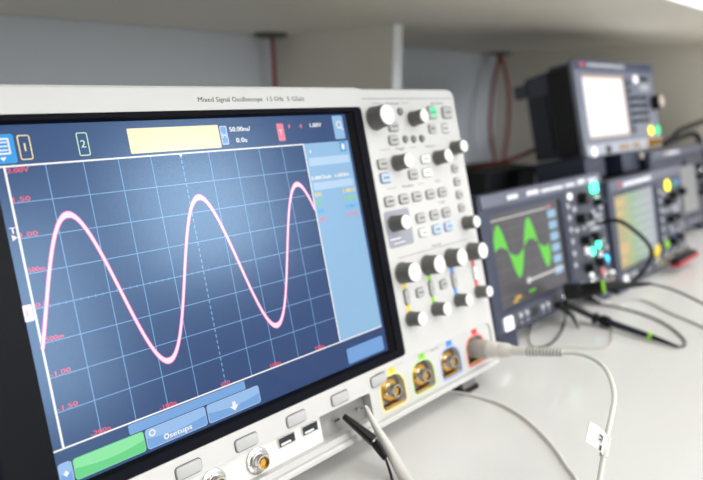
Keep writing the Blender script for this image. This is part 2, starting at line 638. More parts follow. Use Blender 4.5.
# graticule lines
for c in range(1, 10):
    g = G()
    if c == 5:
        for k in range(40):
            v = -k * GV / -40
            g.line((c * 19.68, v), (c * 19.68, v + GV / 40 * 0.62), 0.75, 0.05)
    else:
        g.line((c * 19.68, 0), (c * 19.68, GV), 0.5, 0.05)
    ui('grid_line', g, U_GRID)
for r in range(1, 8):
    g = G().line((0, -r * DV), (GX, -r * DV), 0.5, 0.06)
    if r == 4:
        for k in range(50):
            x = k * GX / 50
            g.line((x, -r * DV - 0.8), (x, -r * DV + 0.8), 0.4, 0.055)
    ui('grid_line', g, U_GRID)
g = G()
g.line((0, 0.6), (0, GV), 1.15, 0.08)
g.line((-5, 0.5), (GX + 0.6, 0.5), 1.0, 0.081)
g.line((-5, GV - 0.4), (242, GV - 0.4), 0.9, 0.082)
g.line((GX + 0.4, 0.6), (GX + 0.4, GV), 1.0, 0.083)
g.flat([(97, 0.2), (99.8, 0.2), (98.4, -1.9)], 0.084)
ui('grid_border', g, U_WHITE)


# trace
def wave(x):
    return -73.7 + 46.2 * math.cos(2 * math.pi * (x - 25.5) / 79.5)


def ribbon(wf_, n):
    g = G()
    up, dn = [], []
    N = 260
    for i in range(N + 1):
        x = GX * i / N
        v = wave(x)
        s = (wave(x + 0.05) - wave(x - 0.05)) / 0.1
        l = math.hypot(1, s)
        wd = wf_(1 / l) / 2
        up.append((x - s / l * wd, v + wd / l, n))
        dn.append((x + s / l * wd, v - wd / l, n))
    g.add(up + dn, [(N + 1 + i, N + 2 + i, i + 1, i) for i in range(N)])
    return g


ui('waveform_trace', ribbon(lambda c: 2.1 + 2.1 * c ** 2, 0.12), U_PINK, 'pink sine wave trace')
ui('waveform_core', ribbon(lambda c: 1.2 + 1.9 * c ** 2, 0.14), U_PINKW)

# scale labels
for i, s in enumerate(('2.00V', '1.50', '1.00', '500m', '0.0', '-500m', '-1.00', '-1.50')):
    g = text(G(), s, 0.9, -i * DV + (-2.9 if i == 0 else 0.5), 0.1, 3.6, width=2.05 * len(s), bold=0.12)
    ui('scale_label', g, U_RED)
for k, s in ((1, '-200n'), (3, '-100n'), (5, '0.0'), (7, '100n'), (9, '200n')):
    g = text(G(), s, k * 19.68, GV + 0.2, 0.1, 3.6, width=2.1 * len(s), center=True, bold=0.12)
    ui('scale_label', g, U_RED)
# channel and trigger markers left of the grid
g = G().prism(rr(-5.2, -0.8, -78.6, -70.0, 0.6), 0.05, 0.09)
ui('ground_marker', g, U_PINKW)
g = text(G(), '1', -3.8, -75.8, 0.13, 4.2, bold=0.1)
ui('ground_marker_text', g, U_PINK)
g = text(G(), 'T', -3.5, -33.5, 0.1, 4.6, bold=0.15)
g.flat([(-3.2, -37.2), (-0.6, -35.6), (-3.2, -34.0)], 0.1)
ui('trigger_marker', g, U_PINKW)

# status bar on top
g = G().prism(rr(-5, 6.9, 2.0, 17.0, 1.2), 0.03, 0.07)
mk = ui('menu_key', g, U_CYAN)
g = G()
g.ring(rr(-3.6, 4.6, 6.6, 15.0, 0.6), 0.9, 0.1)
for k in range(3):
    g.line((-2.4, 8.8 + 2 * k), (3.4, 8.8 + 2 * k), 0.7, 0.1)
g.flat([(-1.2, 5.2), (0.4, 3.2), (2.0, 5.2)], 0.1)
ui('menu_icon', g, U_WHITE)
for x0, s, mt in ((8.5, '1', U_YEL), (38.2, '2', U_MINT)):
    g = G().ring(rr(x0, x0 + 6.2, 3.2, 16.2, 1.2), 0.6, 0.06)
    text(g, s, x0 + 3.1, 7.8, 0.07, 6.0, center=True, bold=0.1)
    ui('channel_box', g, mt)
g = G().prism(rr(67.4, 128.7, 2.4, 17.2, 0.8), 0.03, 0.07)
ui('status_field', g, E('ui_cream', (255, 236, 184), 1.0, 0.22, 0.56, AR))
g = G().prism(rr(129.7, 134.9, 4.2, 16.3, 0.8), 0.03, 0.06)
ui('time_key', g, U_KEY)
g = G().ring(rr(129.7, 134.9, 4.2, 16.3, 0.8), 0.4, 0.08)
text(g, 'H', 132.3, 8.6, 0.09, 4.8, center=True)
ui('time_key_text', g, U_WHITE)
for s_, x_, v_, w_ in (('50.00ns/', 137.0, 12.4, 16.4), ('0.0s', 140.7, 5.0, 8.6), ('1.00V', 206.8, 12.6, 11.2)):
    ui('status_text', text(G(), s_, x_, v_, 0.08, 4.4, width=w_, bold=0.16), U_WHITE)
g = G().prism(rr(176, 182.1, 4.0, 16.4, 0.8), 0.03, 0.07)
ui('trigger_key', g, U_ROSE)
g = text(G(), 'T', 179, 8.2, 0.1, 5.4, center=True)
ui('trigger_key_text', g, U_PINKW)
g = text(G(), 'F', 186.8, 12.4, 0.08, 4.4, bold=0.12)
ui('trigger_source', g, U_ROSE)
ui('trigger_source', text(G(), '4', 196.9, 12.4, 0.08, 4.4, bold=0.12), U_ROSE)
g = G().prism(rr(230, 240.6, 2.6, 20.4, 0.8), 0.03, 0.06)
ui('corner_key', g, U_SIDE)
g = G().ring(circ(236, 13.5, 2.9), 0.9, 0.09)
g.line((237.8, 11.6), (239.6, 9.4), 1.0, 0.09)
ui('zoom_icon', g, U_WHITE)

# side bar
g = G().flat([(GX + 0.9, GV), (242.2, GV), (242.2, 0.9), (GX + 0.9, 0.9)], 0.04)
ui('side_panel', g, U_SIDE)
g = G()
g.prism(rr(199.6, 240.5, -15.8, -9.8, 0.6), 0.06, 0.08)
ui('side_field', g, U_SIDE2)
g = G().prism(rr(199.5, 239.8, -33.8, -28.2, 0.6), 0.06, 0.08)
ui('side_field', g, U_SIDE2)
g = G().prism(rr(232.8, 239.6, -7.0, 0.4, 0.5), 0.06, 0.09)
ui('side_key', g, U_CYAN)
g = G().flat([(234.6, -5.6), (237.8, -5.6), (237.8, -1.2), (234.6, -1.2)], 0.12)
ui('side_icon', g, U_WHITE)
ui('side_icon', G().flat([(201.6, -5.2), (203.2, -6.8), (203.2, -3.6)], 0.1), U_WHITE)
ui('side_text', text(G(), '5.00GSa/s', 199.0, -26.0, 0.09, 3.8, width=19.5, bold=0.22), U_WHITE)
ui('side_text', text(G(), '1.50GHz', 222.5, -26.0, 0.09, 3.8, width=14.5, bold=0.22), U_WHITE)
for i, (mt, s) in enumerate(((E('ui_gold_text', (255, 224, 70), 1.0, 0.22, 0.56, AR), '1.00:1'), (U_GRNT, '1.00:1'), (U_CYT, '1.00:1'), (U_ROSE, '10.0:1'))):
    v = -38.4 - 6.1 * i
    g = text(G(), 'DC', 199.7, v, 0.09, 4.0, width=6.2, bold=0.25)
    ui('channel_coupling', g, mt)
    ui('channel_ratio', text(G(), s, 228.2, v, 0.09, 4.0, width=11.2, bold=0.22), mt)

# bottom keys
g = G().prism(rr(34.2, 111.8, -153.0, -147.4, 0.8), 0.03, 0.05)
ui('key_heading', g, U_KEY)


def softkey(x0, x1, m, ml, name='soft_label'):
    g = G().prism(rr(x0, x1, -164.9, -153.5, 1.6), 0.05, 0.08)
    k = ui(name, g, m)
    lp = rr(x0 + 0.5, x1 - 0.5, -164.4, -154.0, 1.3)
    top = [p for p in lp if p[1] > -159]
    wv = [(x0 + 0.5 + (x1 - x0 - 1) * i / 10, -158.6 - 1.9 * math.sin(math.pi * i / 10)) for i in range(11)]
    xs = sorted(top, key=lambda p: -p[0])
    g = G().flat(wv + [p for p in xs], 0.1)
    ui('key_sheen', g, ml)
    g = G().ring(rr(x0, x1, -164.9, -153.5, 1.6), 0.35, 0.11)
    ui('key_outline', g, U_SIDE2 if m is not U_GREEN else U_GREENL)


softkey(-4.6, 2.2, U_KEY, U_KEYL)
softkey(2.9, 41.8, U_GREEN, U_GREENL)
softkey(42.7, 81.4, U_KEY, U_KEYL)
softkey(82.5, 121.2, U_KEY, U_KEYL)
g = G().prism(rr(201.6, 240.6, -164.9, -153.4, 1.6), 0.05, 0.08)
ui('soft_label', g, U_KEY)
ui('key_icon', G().ring(circ(46.8, -156.4, 2.0), 0.8, 0.13), U_WHITE)
g = G()
g.ring(circ(54.6, -161.6, 1.7), 0.8, 0.13)
text(g, 'setups', 56.6, -163.2, 0.13, 4.6, width=14.4, bold=0.15)
ui('key_text', g, U_WHITE)
g = G().flat([(98.2, -160.2), (100.2, -160.2), (100.2, -157.6), (102.6, -157.6), (102.6, -160.2), (104.6, -160.2), (101.4, -163.4)], 0.13)
ui('key_arrow', g, U_WHITE)
ui('key_arrow', G().flat([(-2.6, -159.4), (-1.2, -161.2), (0.2, -159.4), (-1.2, -157.6)], 0.13), U_WHITE)

# ---------------- lettering on the frame
for s_, x_, w_ in (('Mixed Signal Oscilloscope', 114.9, 49.6), ('1.5 GHz', 168.6, 14.0), ('5 GSa/s', 186.0, 15.6)):
    big.part('title_lettering', text(G(), s_, x_, 31.0, 5.06, 4.5, width=w_, bold=0.04), M('title_ink', (34, 34, 42), 0.6))
for s, x, v, wd in (('Horizontal', 296, 27.0, 16), ('Run Control', 356, 26.6, 18), ('Trigger', 296, -10.6, 12), ('Measure', 336, -11.0, 13),
                    ('Waveform', 297, -42.2, 15), ('File', 338, -42.0, 7), ('Tools', 338, -61.0, 9), ('Vertical', 320, -96.4, 12)):
    big.part('control_lettering', text(G(), s, x, v, 5.06, 3.0, width=wd, center=True, bold=0.1), INKL)
for x, v, wd in ((278, 28.2, 12), (312, 28.2, 10), (277, -9.6, 12), (312, -9.8, 9), (277, -41.2, 12), (314, -41.2, 8)):
    big.part('heading_rule', G().line((x - wd / 2, v), (x + wd / 2, v), 0.4, 5.06), INKL)
for i in range(4):
    g2 = 271 + 32.3 * i
    big.part('scale_mark', text(G(), '~', g2 - 9, -121.5, 5.06, 4), INKL)
    big.part('scale_mark', text(G(), '+', g2 + 4, -158, 5.06, 3), INKL)


# ---------------- knobs and keys
def knob(x, v, r, h, name='knob', n0=5.0, inst=big, mat=KNOB, capm=KCAP, flutes=18):
    g = G()
    seg = flutes * 2
    loops = []
    for rr_, n in ((r * 1.04, n0), (r * 1.04, n0 + 0.8), (r * 0.97, n0 + 1.2), (r * 0.92, n0 + h - 1.4), (r * 0.86, n0 + h - 0.5)):
        l = []
        for i in range(seg):
            a = 2 * math.pi * i / seg
            q = rr_ * (0.955 if (i % 2 and n > n0 + 1 and n < n0 + h - 0.6) else 1.0)
            l.append((x + q * math.cos(a), v + q * math.sin(a), n))
        loops.append(l)
    g.loft(loops)
    k = inst.part(name, g, mat, angle=25)
    g = G().lathe(x, v, [(r * 0.86, n0 + h - 0.5), (r * 0.85, n0 + h), (r * 0.80, n0 + h + 0.35), (r * 0.70, n0 + h + 0.35)], 28)
    inst.part('knob_cap', g, capm, k)
    return k


for x, v, r, h in ((272, 16.0, 9.4, 14), (319, 14.2, 6.4, 13), (288.5, -21.5, 6.6, 13.5), (342.5, -21.2, 6.4, 13), (369.5, -14.2, 6.3, 11.5),
                   (272, -69.6, 6.6, 13.5), (367.5, -83.2, 6.2, 12.5),
                   (271.5, -110.2, 8.6, 13.5), (304, -110.0, 8.5, 13.5), (336, -110.0, 8.4, 13.5), (368, -110.0, 8.3, 13.5),
                   (271.5, -148.2, 6.1, 12.5), (304.5, -148.2, 6.0, 12.5), (336.5, -148.0, 5.9, 12.5), (368.5, -147.8, 5.8, 12.5)):
    knob(x, v, r, h)

KEYMESH = {}


PRINT = {}


def print_mesh(wx, h):
    if (wx, h) not in PRINT:
        g = G()
        for k in range(4):
            a = -wx * 0.3 + wx * 0.15 * k
            g.flat([(a, -0.7), (a + wx * 0.11, -0.7), (a + wx * 0.11, 0.8), (a, 0.8)], 5.05 + h)
        PRINT[(wx, h)] = finish_mesh('button_print', [(a * 0.001, -c * 0.001, b * 0.001) for a, b, c in g.v], g.f, INK)
    return PRINT[(wx, h)]


def pkey(x, v, wx, wv, mat, h=2.2, r=1.4, name='button', rim=True):
    key = (wx, wv, mat.name, h, r)
    if key not in KEYMESH:
        g = G().prism(rrc(0, 0, wx, wv, r), 4.6, 5.0 + h, 0.8)
        me = finish_mesh(name, [(a * 0.001, -c * 0.001, b * 0.001) for a, b, c in g.v], g.f, mat)
        rg = G().ring(rrc(0, 0, wx + 1.2, wv + 1.2, r + 0.6), 0.7, 5.05)
        me2 = finish_mesh('button_gap', [(a * 0.001, -c * 0.001, b * 0.001) for a, b, c in rg.v], rg.f, M('button_gap_grey', (92, 92, 96), 0.7))
        KEYMESH[key] = (me, me2)
    o = big.again(name, KEYMESH[key][0], x, v)
    if rim:
        big.link('button_gap', KEYMESH[key][1], o)
    if wx > 8 and name == 'button':
        big.again('button_print', print_mesh(wx, h), 0, 0, 0, o)
    return o


B = (11.5, 7.2)
for x, v in ((271, -21), (306, -32.6), (271.3, -51.4), (288.8, -51.4), (305.8, -51.4), (324, -51.5), (341, -51.5), (305.6, -69.8), (324.4, -69.8), (341.4, -69.8), (289.4, -2.5), (292, 8.6)):
    pkey(x, v, B[0], B[1], KEYD)
for x, v in ((288, -130), (320, -130)):
    pkey(x, v, 9.4, 7.2, KEYD)
for x, v in ((325, -21), (324.2, -32.7), (306, -82.3)):
    pkey(x, v, 11, 6.6, KEYW)
for x, v in ((271.3, -32.2), (324.3, -82.5), (341.2, -82.3)):
    pkey(x, v, 11.5, 7.4, KEYB)
for v in (-32.6, -44.6, -56.5, -68.5):
    pkey(365, v, 8.6, 6.4, KEYD)
pkey(367.6, 18.6, 13.5, 10, KEYD)
pkey(342.3, 4.8, 9.5, 8.5, KEYD, rim=False)
pkey(362, 4.4, 10, 8, WHITE, h=1.0)
gk = pkey(346, 19.2, 11, 11, KEYD)
g = G()
g.prism(rrc(346, 21.8, 8.2, 4.0, 0.8), 7.0, 7.5)
g.prism(rrc(346, 16.6, 8.2, 2.6, 0.8), 7.0, 7.5)
big.part('button_lamp', g, E('green_lit', (70, 226, 150), 1.3, 0.4), None, 'green lit run button')
for x, v, r in ((303.8, 21, 3.0), (304.2, -2.4, 2.9), (315, -2.8, 2.9), (326, -3.0, 2.9)):
    g = G().lathe(x, v, [(r + 0.6, 4.8), (r + 0.6, 5.2), (r, 5.4), (r * 0.9, 6.8), (r * 0.6, 7.0)], 18)
    big.part('round_button', g, M('dark_round_button', (120, 119, 118), 0.5))
# grey field round the entry knob
g = G().prism(rr(262, 292.6, -89.0, -59.0, 2.5), 4.9, 5.12)
fld = big.part('entry_field', g, GREYBOX)
g = G().line((264.5, -82.0), (277, -82.0), 0.9, 5.16)
g.line((268, -85.6), (282, -85.6), 0.7, 5.16)
big.part('entry_marking', g, KEYW, fld)

# vertical channel strips
for i, (m, lit) in enumerate(((YEL, KEYD), (GRN, KEYD), (BLU, KEYD), (REDM, KEYW))):
    x = 271 + 32.15 * i
    g = G().flat([(x - 2.3, -142.5), (x + 2.3, -142.5), (x + 2.3, -117.5), (x - 2.3, -117.5)], 5.04)
    st = big.part('channel_stripe', g, m)
    pkey(x, -130, 5.4, 12.4, lit, h=2.4, r=1.6, name='channel_button')
    g = text(G(), str(i + 1), x, -131.6, 7.5, 4.4, center=True)
    big.part('channel_number', g, INK)

# soft keys under the display
for i in range(6):
    x0 = 12.8 + 40.45 * i
    pkey(x0 + 8.2, -183.4, 16.4, 7.4, KEY, h=1.6, r=1.8, name='soft_key')

# ---------------- ports in the lower recess
RECM = M('recess_plastic', (232, 229, 224), 0.5, var=0.02)
g = G().box(-50, 166, -210, -189, -3, -1)
g.box(166, 213, -210, -189, -8, -6)
g.add([(166, -210, -6), (166, -210, -1), (166, -189, -1), (166, -189, -6)], [(0, 1, 2, 3)])
g.add([(166, -209.6, -6), (212, -209.6, -6), (212, -209.6, -3), (166, -209.6, -3)], [(0, 1, 2, 3)])
g.add([(212, -209.6, -6), (212, -189.6, -6), (212, -189.6, -3), (212, -209.6, -3)], [(0, 1, 2, 3)])
rec = big.part('port_recess', g, RECM)
for ux in (135.4, 156.0):
    g = G()
    uv = -196.3
    ol = rrc(ux, uv, 14.4, 6.8, 0.6)
    g.plate(ol, [list(reversed(rrc(ux, uv, 13.2, 5.6, 0.4)))], -0.3, -1.0)
    p_ = big.part('usb_port', g, STEEL)
    g = G().flat(rrc(ux, uv, 13.4, 5.8, 0.4), -0.8)
    big.part('usb_cavity', g, DARK, p_)
    g = G().box(ux - 4.8, ux + 3.2, uv - 2.3, uv - 1.0, -0.8, -0.4)
    big.part('usb_tongue', g, M('usb_tongue_white', (232, 232, 232), 0.5), p_)


def bnc(x, v, n0, n1, r=4.9, inst=big, name='coax_jack', flange=True, fm=None):
    g = G()
    if flange:
        g.lathe(x, v, [(r * 1.75, n0), (r * 1.75, n0 + 0.8), (r * 1.6, n0 + 1.2), (r * 1.05, n0 + 1.2)], 28)
    g.lathe(x, v, [(r * 1.12, n0 + 1.0), (r * 1.12, n0 + 3.0), (r, n0 + 3.2), (r, n1 - 0.4), (r * 0.95, n1), (r * 0.78, n1), (r * 0.76, n1 - 6.0)], 28)
    j = inst.part(name, g, fm or STEEL)
    for s in (-1, 1):
        lg = G().lathe(0, 0, [(0.95, r - 0.3), (0.95, r + 1.2), (0.7, r + 1.4)], 10)
        pts = [(x + s * q[2] * 0.94, v + q[1] + s * q[2] * 0.34, (n0 + n1) / 2 + 1.5 + q[0]) for q in lg.v]
        fs = lg.f if s < 0 else [tuple(reversed(f)) for f in lg.f]
        inst.part('bayonet_lug', G().add(pts, fs), fm or STEEL, j)
    g = G().lathe(x, v, [(r * 0.74, n1 - 6.2), (r * 0.74, n1 - 4.0), (r * 0.42, n1 - 4.0), (r * 0.42, n1 - 1.2), (r * 0.2, n1 - 1.2)], 20)
    inst.part('centre_contact', g, GOLD, j)
    return j


for x in (78.0, 110.5):
    bnc(x, -200.2, -1.0, 7.0)
for x in (180.5, 204.5):
    g = G()
    g.lathe(x - 1.6, -199.6, [(0.8, -6.0), (0.8, 0.0)], 10)
    g.lathe(x + 1.6, -199.6, [(0.8, -6.0), (0.8, 0.0)], 10)
    g.box(x - 2.4, x + 2.4, -200.4, -198.8, -1.0, 0.4)
    g.box(x - 3.4, x + 3.4, -203, -196, -6.0, -5.0)
    big.part('test_terminal', g, STEEL)
g = text(G(), 'Demo', 176, -194.6, -5.9, 2.6)
big.part('terminal_lettering', g, INKL, rec)

# ---------------- input bay
arches = []
AC = [238.6, 276.2, 313.8, 351.8]


def arch(c, grow=0.0):
    x0, x1, v0, v1 = c - 13.6 - grow, c + 13.6 + grow, -209.6 - grow, -185.2 + grow
    r = 10.5 + grow
    out = [(x0 + 3, v0), (x1 - 3, v0), (x1 - 0.9, v0 + 0.9), (x1, v0 + 3)]
    for i in range(7):
        a = math.radians(15 * i)
        out.append((x1 - r + r * math.cos(a), v1 - r + r * math.sin(a)))
    for i in range(7):
        a = math.radians(90 + 15 * i)
        out.append((x0 + r + r * math.cos(a), v1 - r + r * math.sin(a)))
    out += [(x0, v0 + 3), (x0 + 0.9, v0 + 0.9)]
    return out


g = G().plate(rr(215.5, 377.5, -214, -178, 6.5), [list(reversed(arch(c))) for c in AC], 3.6, -4.2)
bay = big.part('input_panel', g, WHITE)
g = G()
for c in AC:
    g.flat(arch(c, 0.5), -4.1)
big.part('pocket_back', g, RECM, bay)
for i, c in enumerate(AC):
    m, mo = ((YEL, YELO), (GRN, GRNO), (BLU, BLUO), (REDM, REDO))[i]
    g = G().ring(arch(c, 1.5), 1.5, 3.66)
    big.part('channel_outline', g, mo, bay)
    g = G().prism(rrc(c + 1.6, -181.0, 8.2, 5.2, 0.6), 3.6, 3.72)
    tb = big.part('channel_tab', g, m)
    g = text(G(), str(i + 1), c + 1.6, -182.6, 3.78, 4.4, center=True)
    big.part('channel_digit', g, INK, tb)
    bnc(c + 1.6, -197.6, -4.0, 7.0, 4.9, name='input_jack', flange=False)
    g = G().lathe(c + 1.6, -197.6, [(9.4, -4.1), (9.4, -1.8), (8.4, -1.0), (6.2, -1.0)], 28)
    big.part('contact_ring', g, GOLD)
    g = G().box(c - 9, c + 9, -209.4, -207.6, -4.0, 2.4)
    big.part('contact_plate', g, GOLD)
    g = G()
    for k in range(5):
        g.box(c - 7 + 3.2 * k, c - 5.4 + 3.2 * k, -207.7, -207.4, -3.5, 2.0)
    big.part('probe_contacts', g, DARK)
g = text(G(), '1M / 50', 291, -181.6, 3.68, 2.6, width=9)
text(g, '~', 265, -190, 3.68, 3)
big.part('input_lettering', g, INKL, bay)

# ---------------- feet
def vtab(n, z=TABLE - OZ):
    c, s = math.cos(math.radians(T1)), math.sin(math.radians(T1))
    return (z * 1000 - n * s) / c
for x0 in (338, -55):
    g = G()
    lp = lambda n: [(x0, vtab(n) + 3.5, n), (x0 + 20, vtab(n) + 3.5, n), (x0 + 19, VB + 4, n), (x0 + 1, VB + 4, n)]
    g.loft([lp(-22), lp(-8)])
    lg = big.part('flip_foot', g, M('foot_grey', (120, 116, 110), 0.6))
    g = G()
    lp = lambda n: [(x0 - 1, vtab(n) + 0.05, n), (x0 + 21, vtab(n) + 0.05, n), (x0 + 21, vtab(n) + 3.6, n), (x0 - 1, vtab(n) + 3.6, n)]
    g.loft([lp(-23), lp(-6)])
    big.part('rubber_pad', g, RUBBER, lg)
for x0 in (320, -40):
    g = G()
    lp = lambda n: [(x0, vtab(n) + 0.05, n), (x0 + 30, vtab(n) + 0.05, n), (x0 + 30, -190, n), (x0, -190, n)]
    g.loft([lp(-145), lp(-132)])
    big.part('rear_foot', g, RUBBER)

# ------------------------------------------------------------------ small oscilloscopes
S_FRAME = E('small_screen_dark', (74, 70, 74), 1.0, 0.3)


def small_scope(name, x, y, z, psi, tau, label, Hh=150.0):
    W, D = 285.0, 132.0
    c, s = math.cos(math.radians(tau)), math.sin(math.radians(tau))
    vt = lambda n: ((TABLE - OZ - z) * 1000 - n * s) / c
    I = Inst(name, (x, y, z + OZ), psi, tau, (W / 2, vt(0), 0), label, 'oscilloscope', 'small dark oscilloscopes in a row')
    q = lambda a, b, n: [(p, v, n) for p, v in rr(a, W - a, b, Hh - a, 5)]
    vb = lambda n, a: max(a, vt(n) + 1.5)
    g = G().loft([q(3, max(3, vb(-12, 3)), -11), q(4, max(4, vb(-60, 4)), -60), q(10, max(10, vb(-D, 10)), -D)])
    I.part('housing', g, CHAR)
    g = G().plate(rr(0, W, 0, Hh, 6), [list(reversed(rr(17, 168, 25, 127, 2)))], 0.0, -12.0, 2.0)
    I.part('front_frame', g, NAVY)
    g = G().prism(rr(3, W - 3, Hh - 16, Hh - 1.5, 3), -1, 2.2, 1.2)
    I.part('top_band', g, NAVYL)
    g = G().prism(rr(176, W - 4, 24, Hh - 18, 2), -0.5, 0.9, 0.4)
    I.part('control_panel', g, SLATE)
    g = G().prism(rr(6, W - 6, 3, 21, 2), -0.5, 0.8, 0.4)
    I.part('port_strip', g, SLATE)
    g = G().flat([(16, 24), (169, 24), (169, 128), (16, 128)], -3.0)
    I.scr = I.part('display', g, S_FRAME)
    for u0 in (8, W - 42):
        g = G()
        lp = lambda n: [(u0, vt(n) + 0.05, n), (u0 + 34, vt(n) + 0.05, n), (u0 + 34, 4, n), (u0, 4, n)]
        g.loft([lp(-26), lp(-4)])
        I.part('foot', g, NAVY)
        g = G()
        lp = lambda n: [(u0, vt(n) + 0.05, n), (u0 + 30, vt(n) + 0.05, n), (u0 + 30, max(vb(-120, 10) + 8, 20), n), (u0, max(vb(-120, 10) + 8, 20), n)]
        g.loft([lp(-124), lp(-110)])
        I.part('rear_foot', g, CHAR)
    I.W, I.H, I.vt = W, Hh, vt
    return I


def led(I, u, v, r, mat, n=1.0, h=2.0, name='indicator_lamp'):
    I.part(name, G().lathe(u, v, [(r, n - 0.5), (r, n + h * 0.6), (r * 0.8, n + h), (r * 0.4, n + h * 1.1)], 16), mat)


def bkey(I, u, v, wx, wv, mat, h=2.0, name='button'):
    return I.part(name, G().prism(rrc(u, v, wx, wv, 1.4, 2), 0.5, 0.9 + h, 0.6), mat)


GLED = E('green_lamp', (60, 255, 190), 5.0)
CLED = E('cyan_lamp', (20, 190, 255), 3.5)
YLED = E('yellow_lamp', (255, 236, 20), 3.0)
WLED = E('white_lit_key', (255, 255, 255), 1.6)
GRNW = E('green_wave', (96, 214, 44), 1.0)
MENUB = E('menu_blue', (150, 190, 220), 1.0)
LIGHTK = M('light_grey_button', (188, 190, 198), 0.5)
MIDK = M('mid_grey_button', (128, 130, 142), 0.5)
LETTER = M('white_lettering', (236, 236, 240), 0.5)

s2 = small_scope('small_oscilloscope', 0.426, -0.032, -0.21, -0.3, 13.3,
                 'small navy oscilloscope showing a bright green filled wave on a dark screen')


def controls(I, lit):
    for u, v, r in () if not lit else ((218, 121, 8), (258, 112, 5)):
        knob(u, v, r, 11, 'control_knob', 0.9, I, RUBBER, CHAR, 10)
    for u, v, r in ((206, 97, 6.5), (222, 97, 5), (210, 69, 6.5), (236, 69, 6.5), (210, 34, 6.5), (240, 36, 6.5)):
        knob(u, v, r, 11, 'control_knob', 0.9, I, RUBBER, CHAR, 10)
    for k in range(6):
        bkey(I, 181, 116 - 14.6 * k, 6, 5.5, LIGHTK)
    for a in range(4):
        for b in range(3):
            bkey(I, 228 + 11.5 * a, 79 + 7.6 * b, 8, 5, LIGHTK if (a + b) % 3 else MIDK)
    for u, v in ((196, 110), (246, 100), (268, 103), (196, 84), (214, 84), (250, 46), (214, 55), (223, 22 + 26), (262, 60), (270, 50)):
        bkey(I, u, v, 7.5, 5.2, LIGHTK)
    for u in (45, 58, 92, 104):
        bkey(I, u, 15 if u < 80 else 13, 5.5, 5.5, LIGHTK)
        bkey(I, u, 7, 5, 3.4, MIDK)
    I.part('usb_socket', G().prism(rrc(76, 12, 13, 10, 1), 0.4, 1.2), DARK)
    for u in (150, 190, 226, 262):
        bnc(u, 12.0, 0.8, 11, 4.9, I, 'coax_jack')
    pk = bkey(I, 22, 12, 15, 14, WLED if lit else KEYW, name='power_button')


controls(s2, True)
bkey(s2, 190, 127, 8, 8, WLED)
bkey(s2, 258, 131, 17, 13, GLED, name='lit_run_button')
bkey(s2, 262, 117, 9, 6, E('soft_green', (200, 255, 220), 1.2))
led(s2, 249, 57.6, 5.0, GLED)
led(s2, 230.6, 51.4, 5.0, GLED)
led(s2, 267, 35, 5.6, CLED)
bkey(s2, 215, 55, 8, 8, WLED)
bkey(s2, 251, 45, 7, 7, WLED)
led(s2, 249, 22, 5.5, M('rose_socket', (212, 120, 130), 0.4), 0.8, 3)
led(s2, 279, 12, 5.5, WLED)
led(s2, 220, 24, 3.5, WLED)
# band lettering: short pale marks too blurred to read
g = G()
for a, b, h in ((52, 74, 5), (92, 118, 5), (124, 176, 3.6), (182, 206, 4), (214, 234, 6), (242, 268, 4.5)):
    k = max(2, int((b - a) / 5.2))
    for i in range(k):
        x0 = a + (b - a) * i / k
        g.flat([(x0, 139.0), (x0 + (b - a) / k * 0.78, 139.0), (x0 + (b - a) / k * 0.78, 139.0 + h), (x0, 139.0 + h)], 2.3)
s2.part('band_lettering', g, LETTER)
# display content
g = G()
up, dn = [], []
for i in range(91):
    u = 22.5 + (134 - 22.5) * i / 90
    sn = math.sin(2 * math.pi * (u - 79) / 62.0)
    up.append((u, 84 + 31 * sn, -2.9))
    dn.append((u, 84 + 7 * sn, -2.9))
for i in range(90):
    a, b = (dn, up) if up[i][1] + up[i + 1][1] > dn[i][1] + dn[i + 1][1] else (up, dn)
    g.add([a[i], a[i + 1], b[i + 1], b[i]], [(0, 1, 2, 3)])
s2.part('green_wave', g, GRNW, s2.scr, 'green filled wave on the screen')
for k in range(6):
    g = G().flat(rrc(149, 112 - 13.4 * k, 19, 9.5, 1), -2.92)
    s2.part('menu_box', g, MENUB, s2.scr)
g = G().flat([(22, 119.5), (138, 119.5), (138, 120.8), (22, 120.8)], -2.9)
s2.part('status_line', g, E('pale_line', (222, 222, 216), 1.0), s2.scr)
g = G().flat([(80, 44.8), (160, 44.8), (160, 47.2), (80, 47.2)], -2.9)
g.flat(rrc(80, 46, 9, 6, 2), -2.88)
s2.part('status_line', g, E('pale_line', (222, 222, 216), 1.0), s2.scr)
g = G().flat([(22, 37.6), (76, 37.6), (76, 38.3), (22, 38.3)], -2.9)
for k in range(5):
    g.line((22, 52 + 14 * k), (138, 52 + 14 * k), 0.5, -2.94)
    g.line((34 + 24 * k, 48), (34 + 24 * k, 119), 0.5, -2.94)
s2.part('screen_grid', g, E('dim_line', (110, 106, 108), 1.0), s2.scr)
g = G().flat(rrc(54, 33, 12, 3.2, 0.6), -2.9)
g.flat(rrc(48, 29.6, 10, 2.4, 0.6), -2.9)
s2.part('amber_reading', g, E('amber_text', (226, 178, 40), 1.0), s2.scr)
g = G().flat(rrc(84, 34, 14, 2.6, 0.6), -2.9)
s2.part('green_reading', g, GRNW, s2.scr)
g = G().flat(rrc(144, 121, 8, 3.4, 0.8), -2.9)
s2.part('red_reading', g, E('rose_text', (224, 110, 130), 1.0), s2.scr)

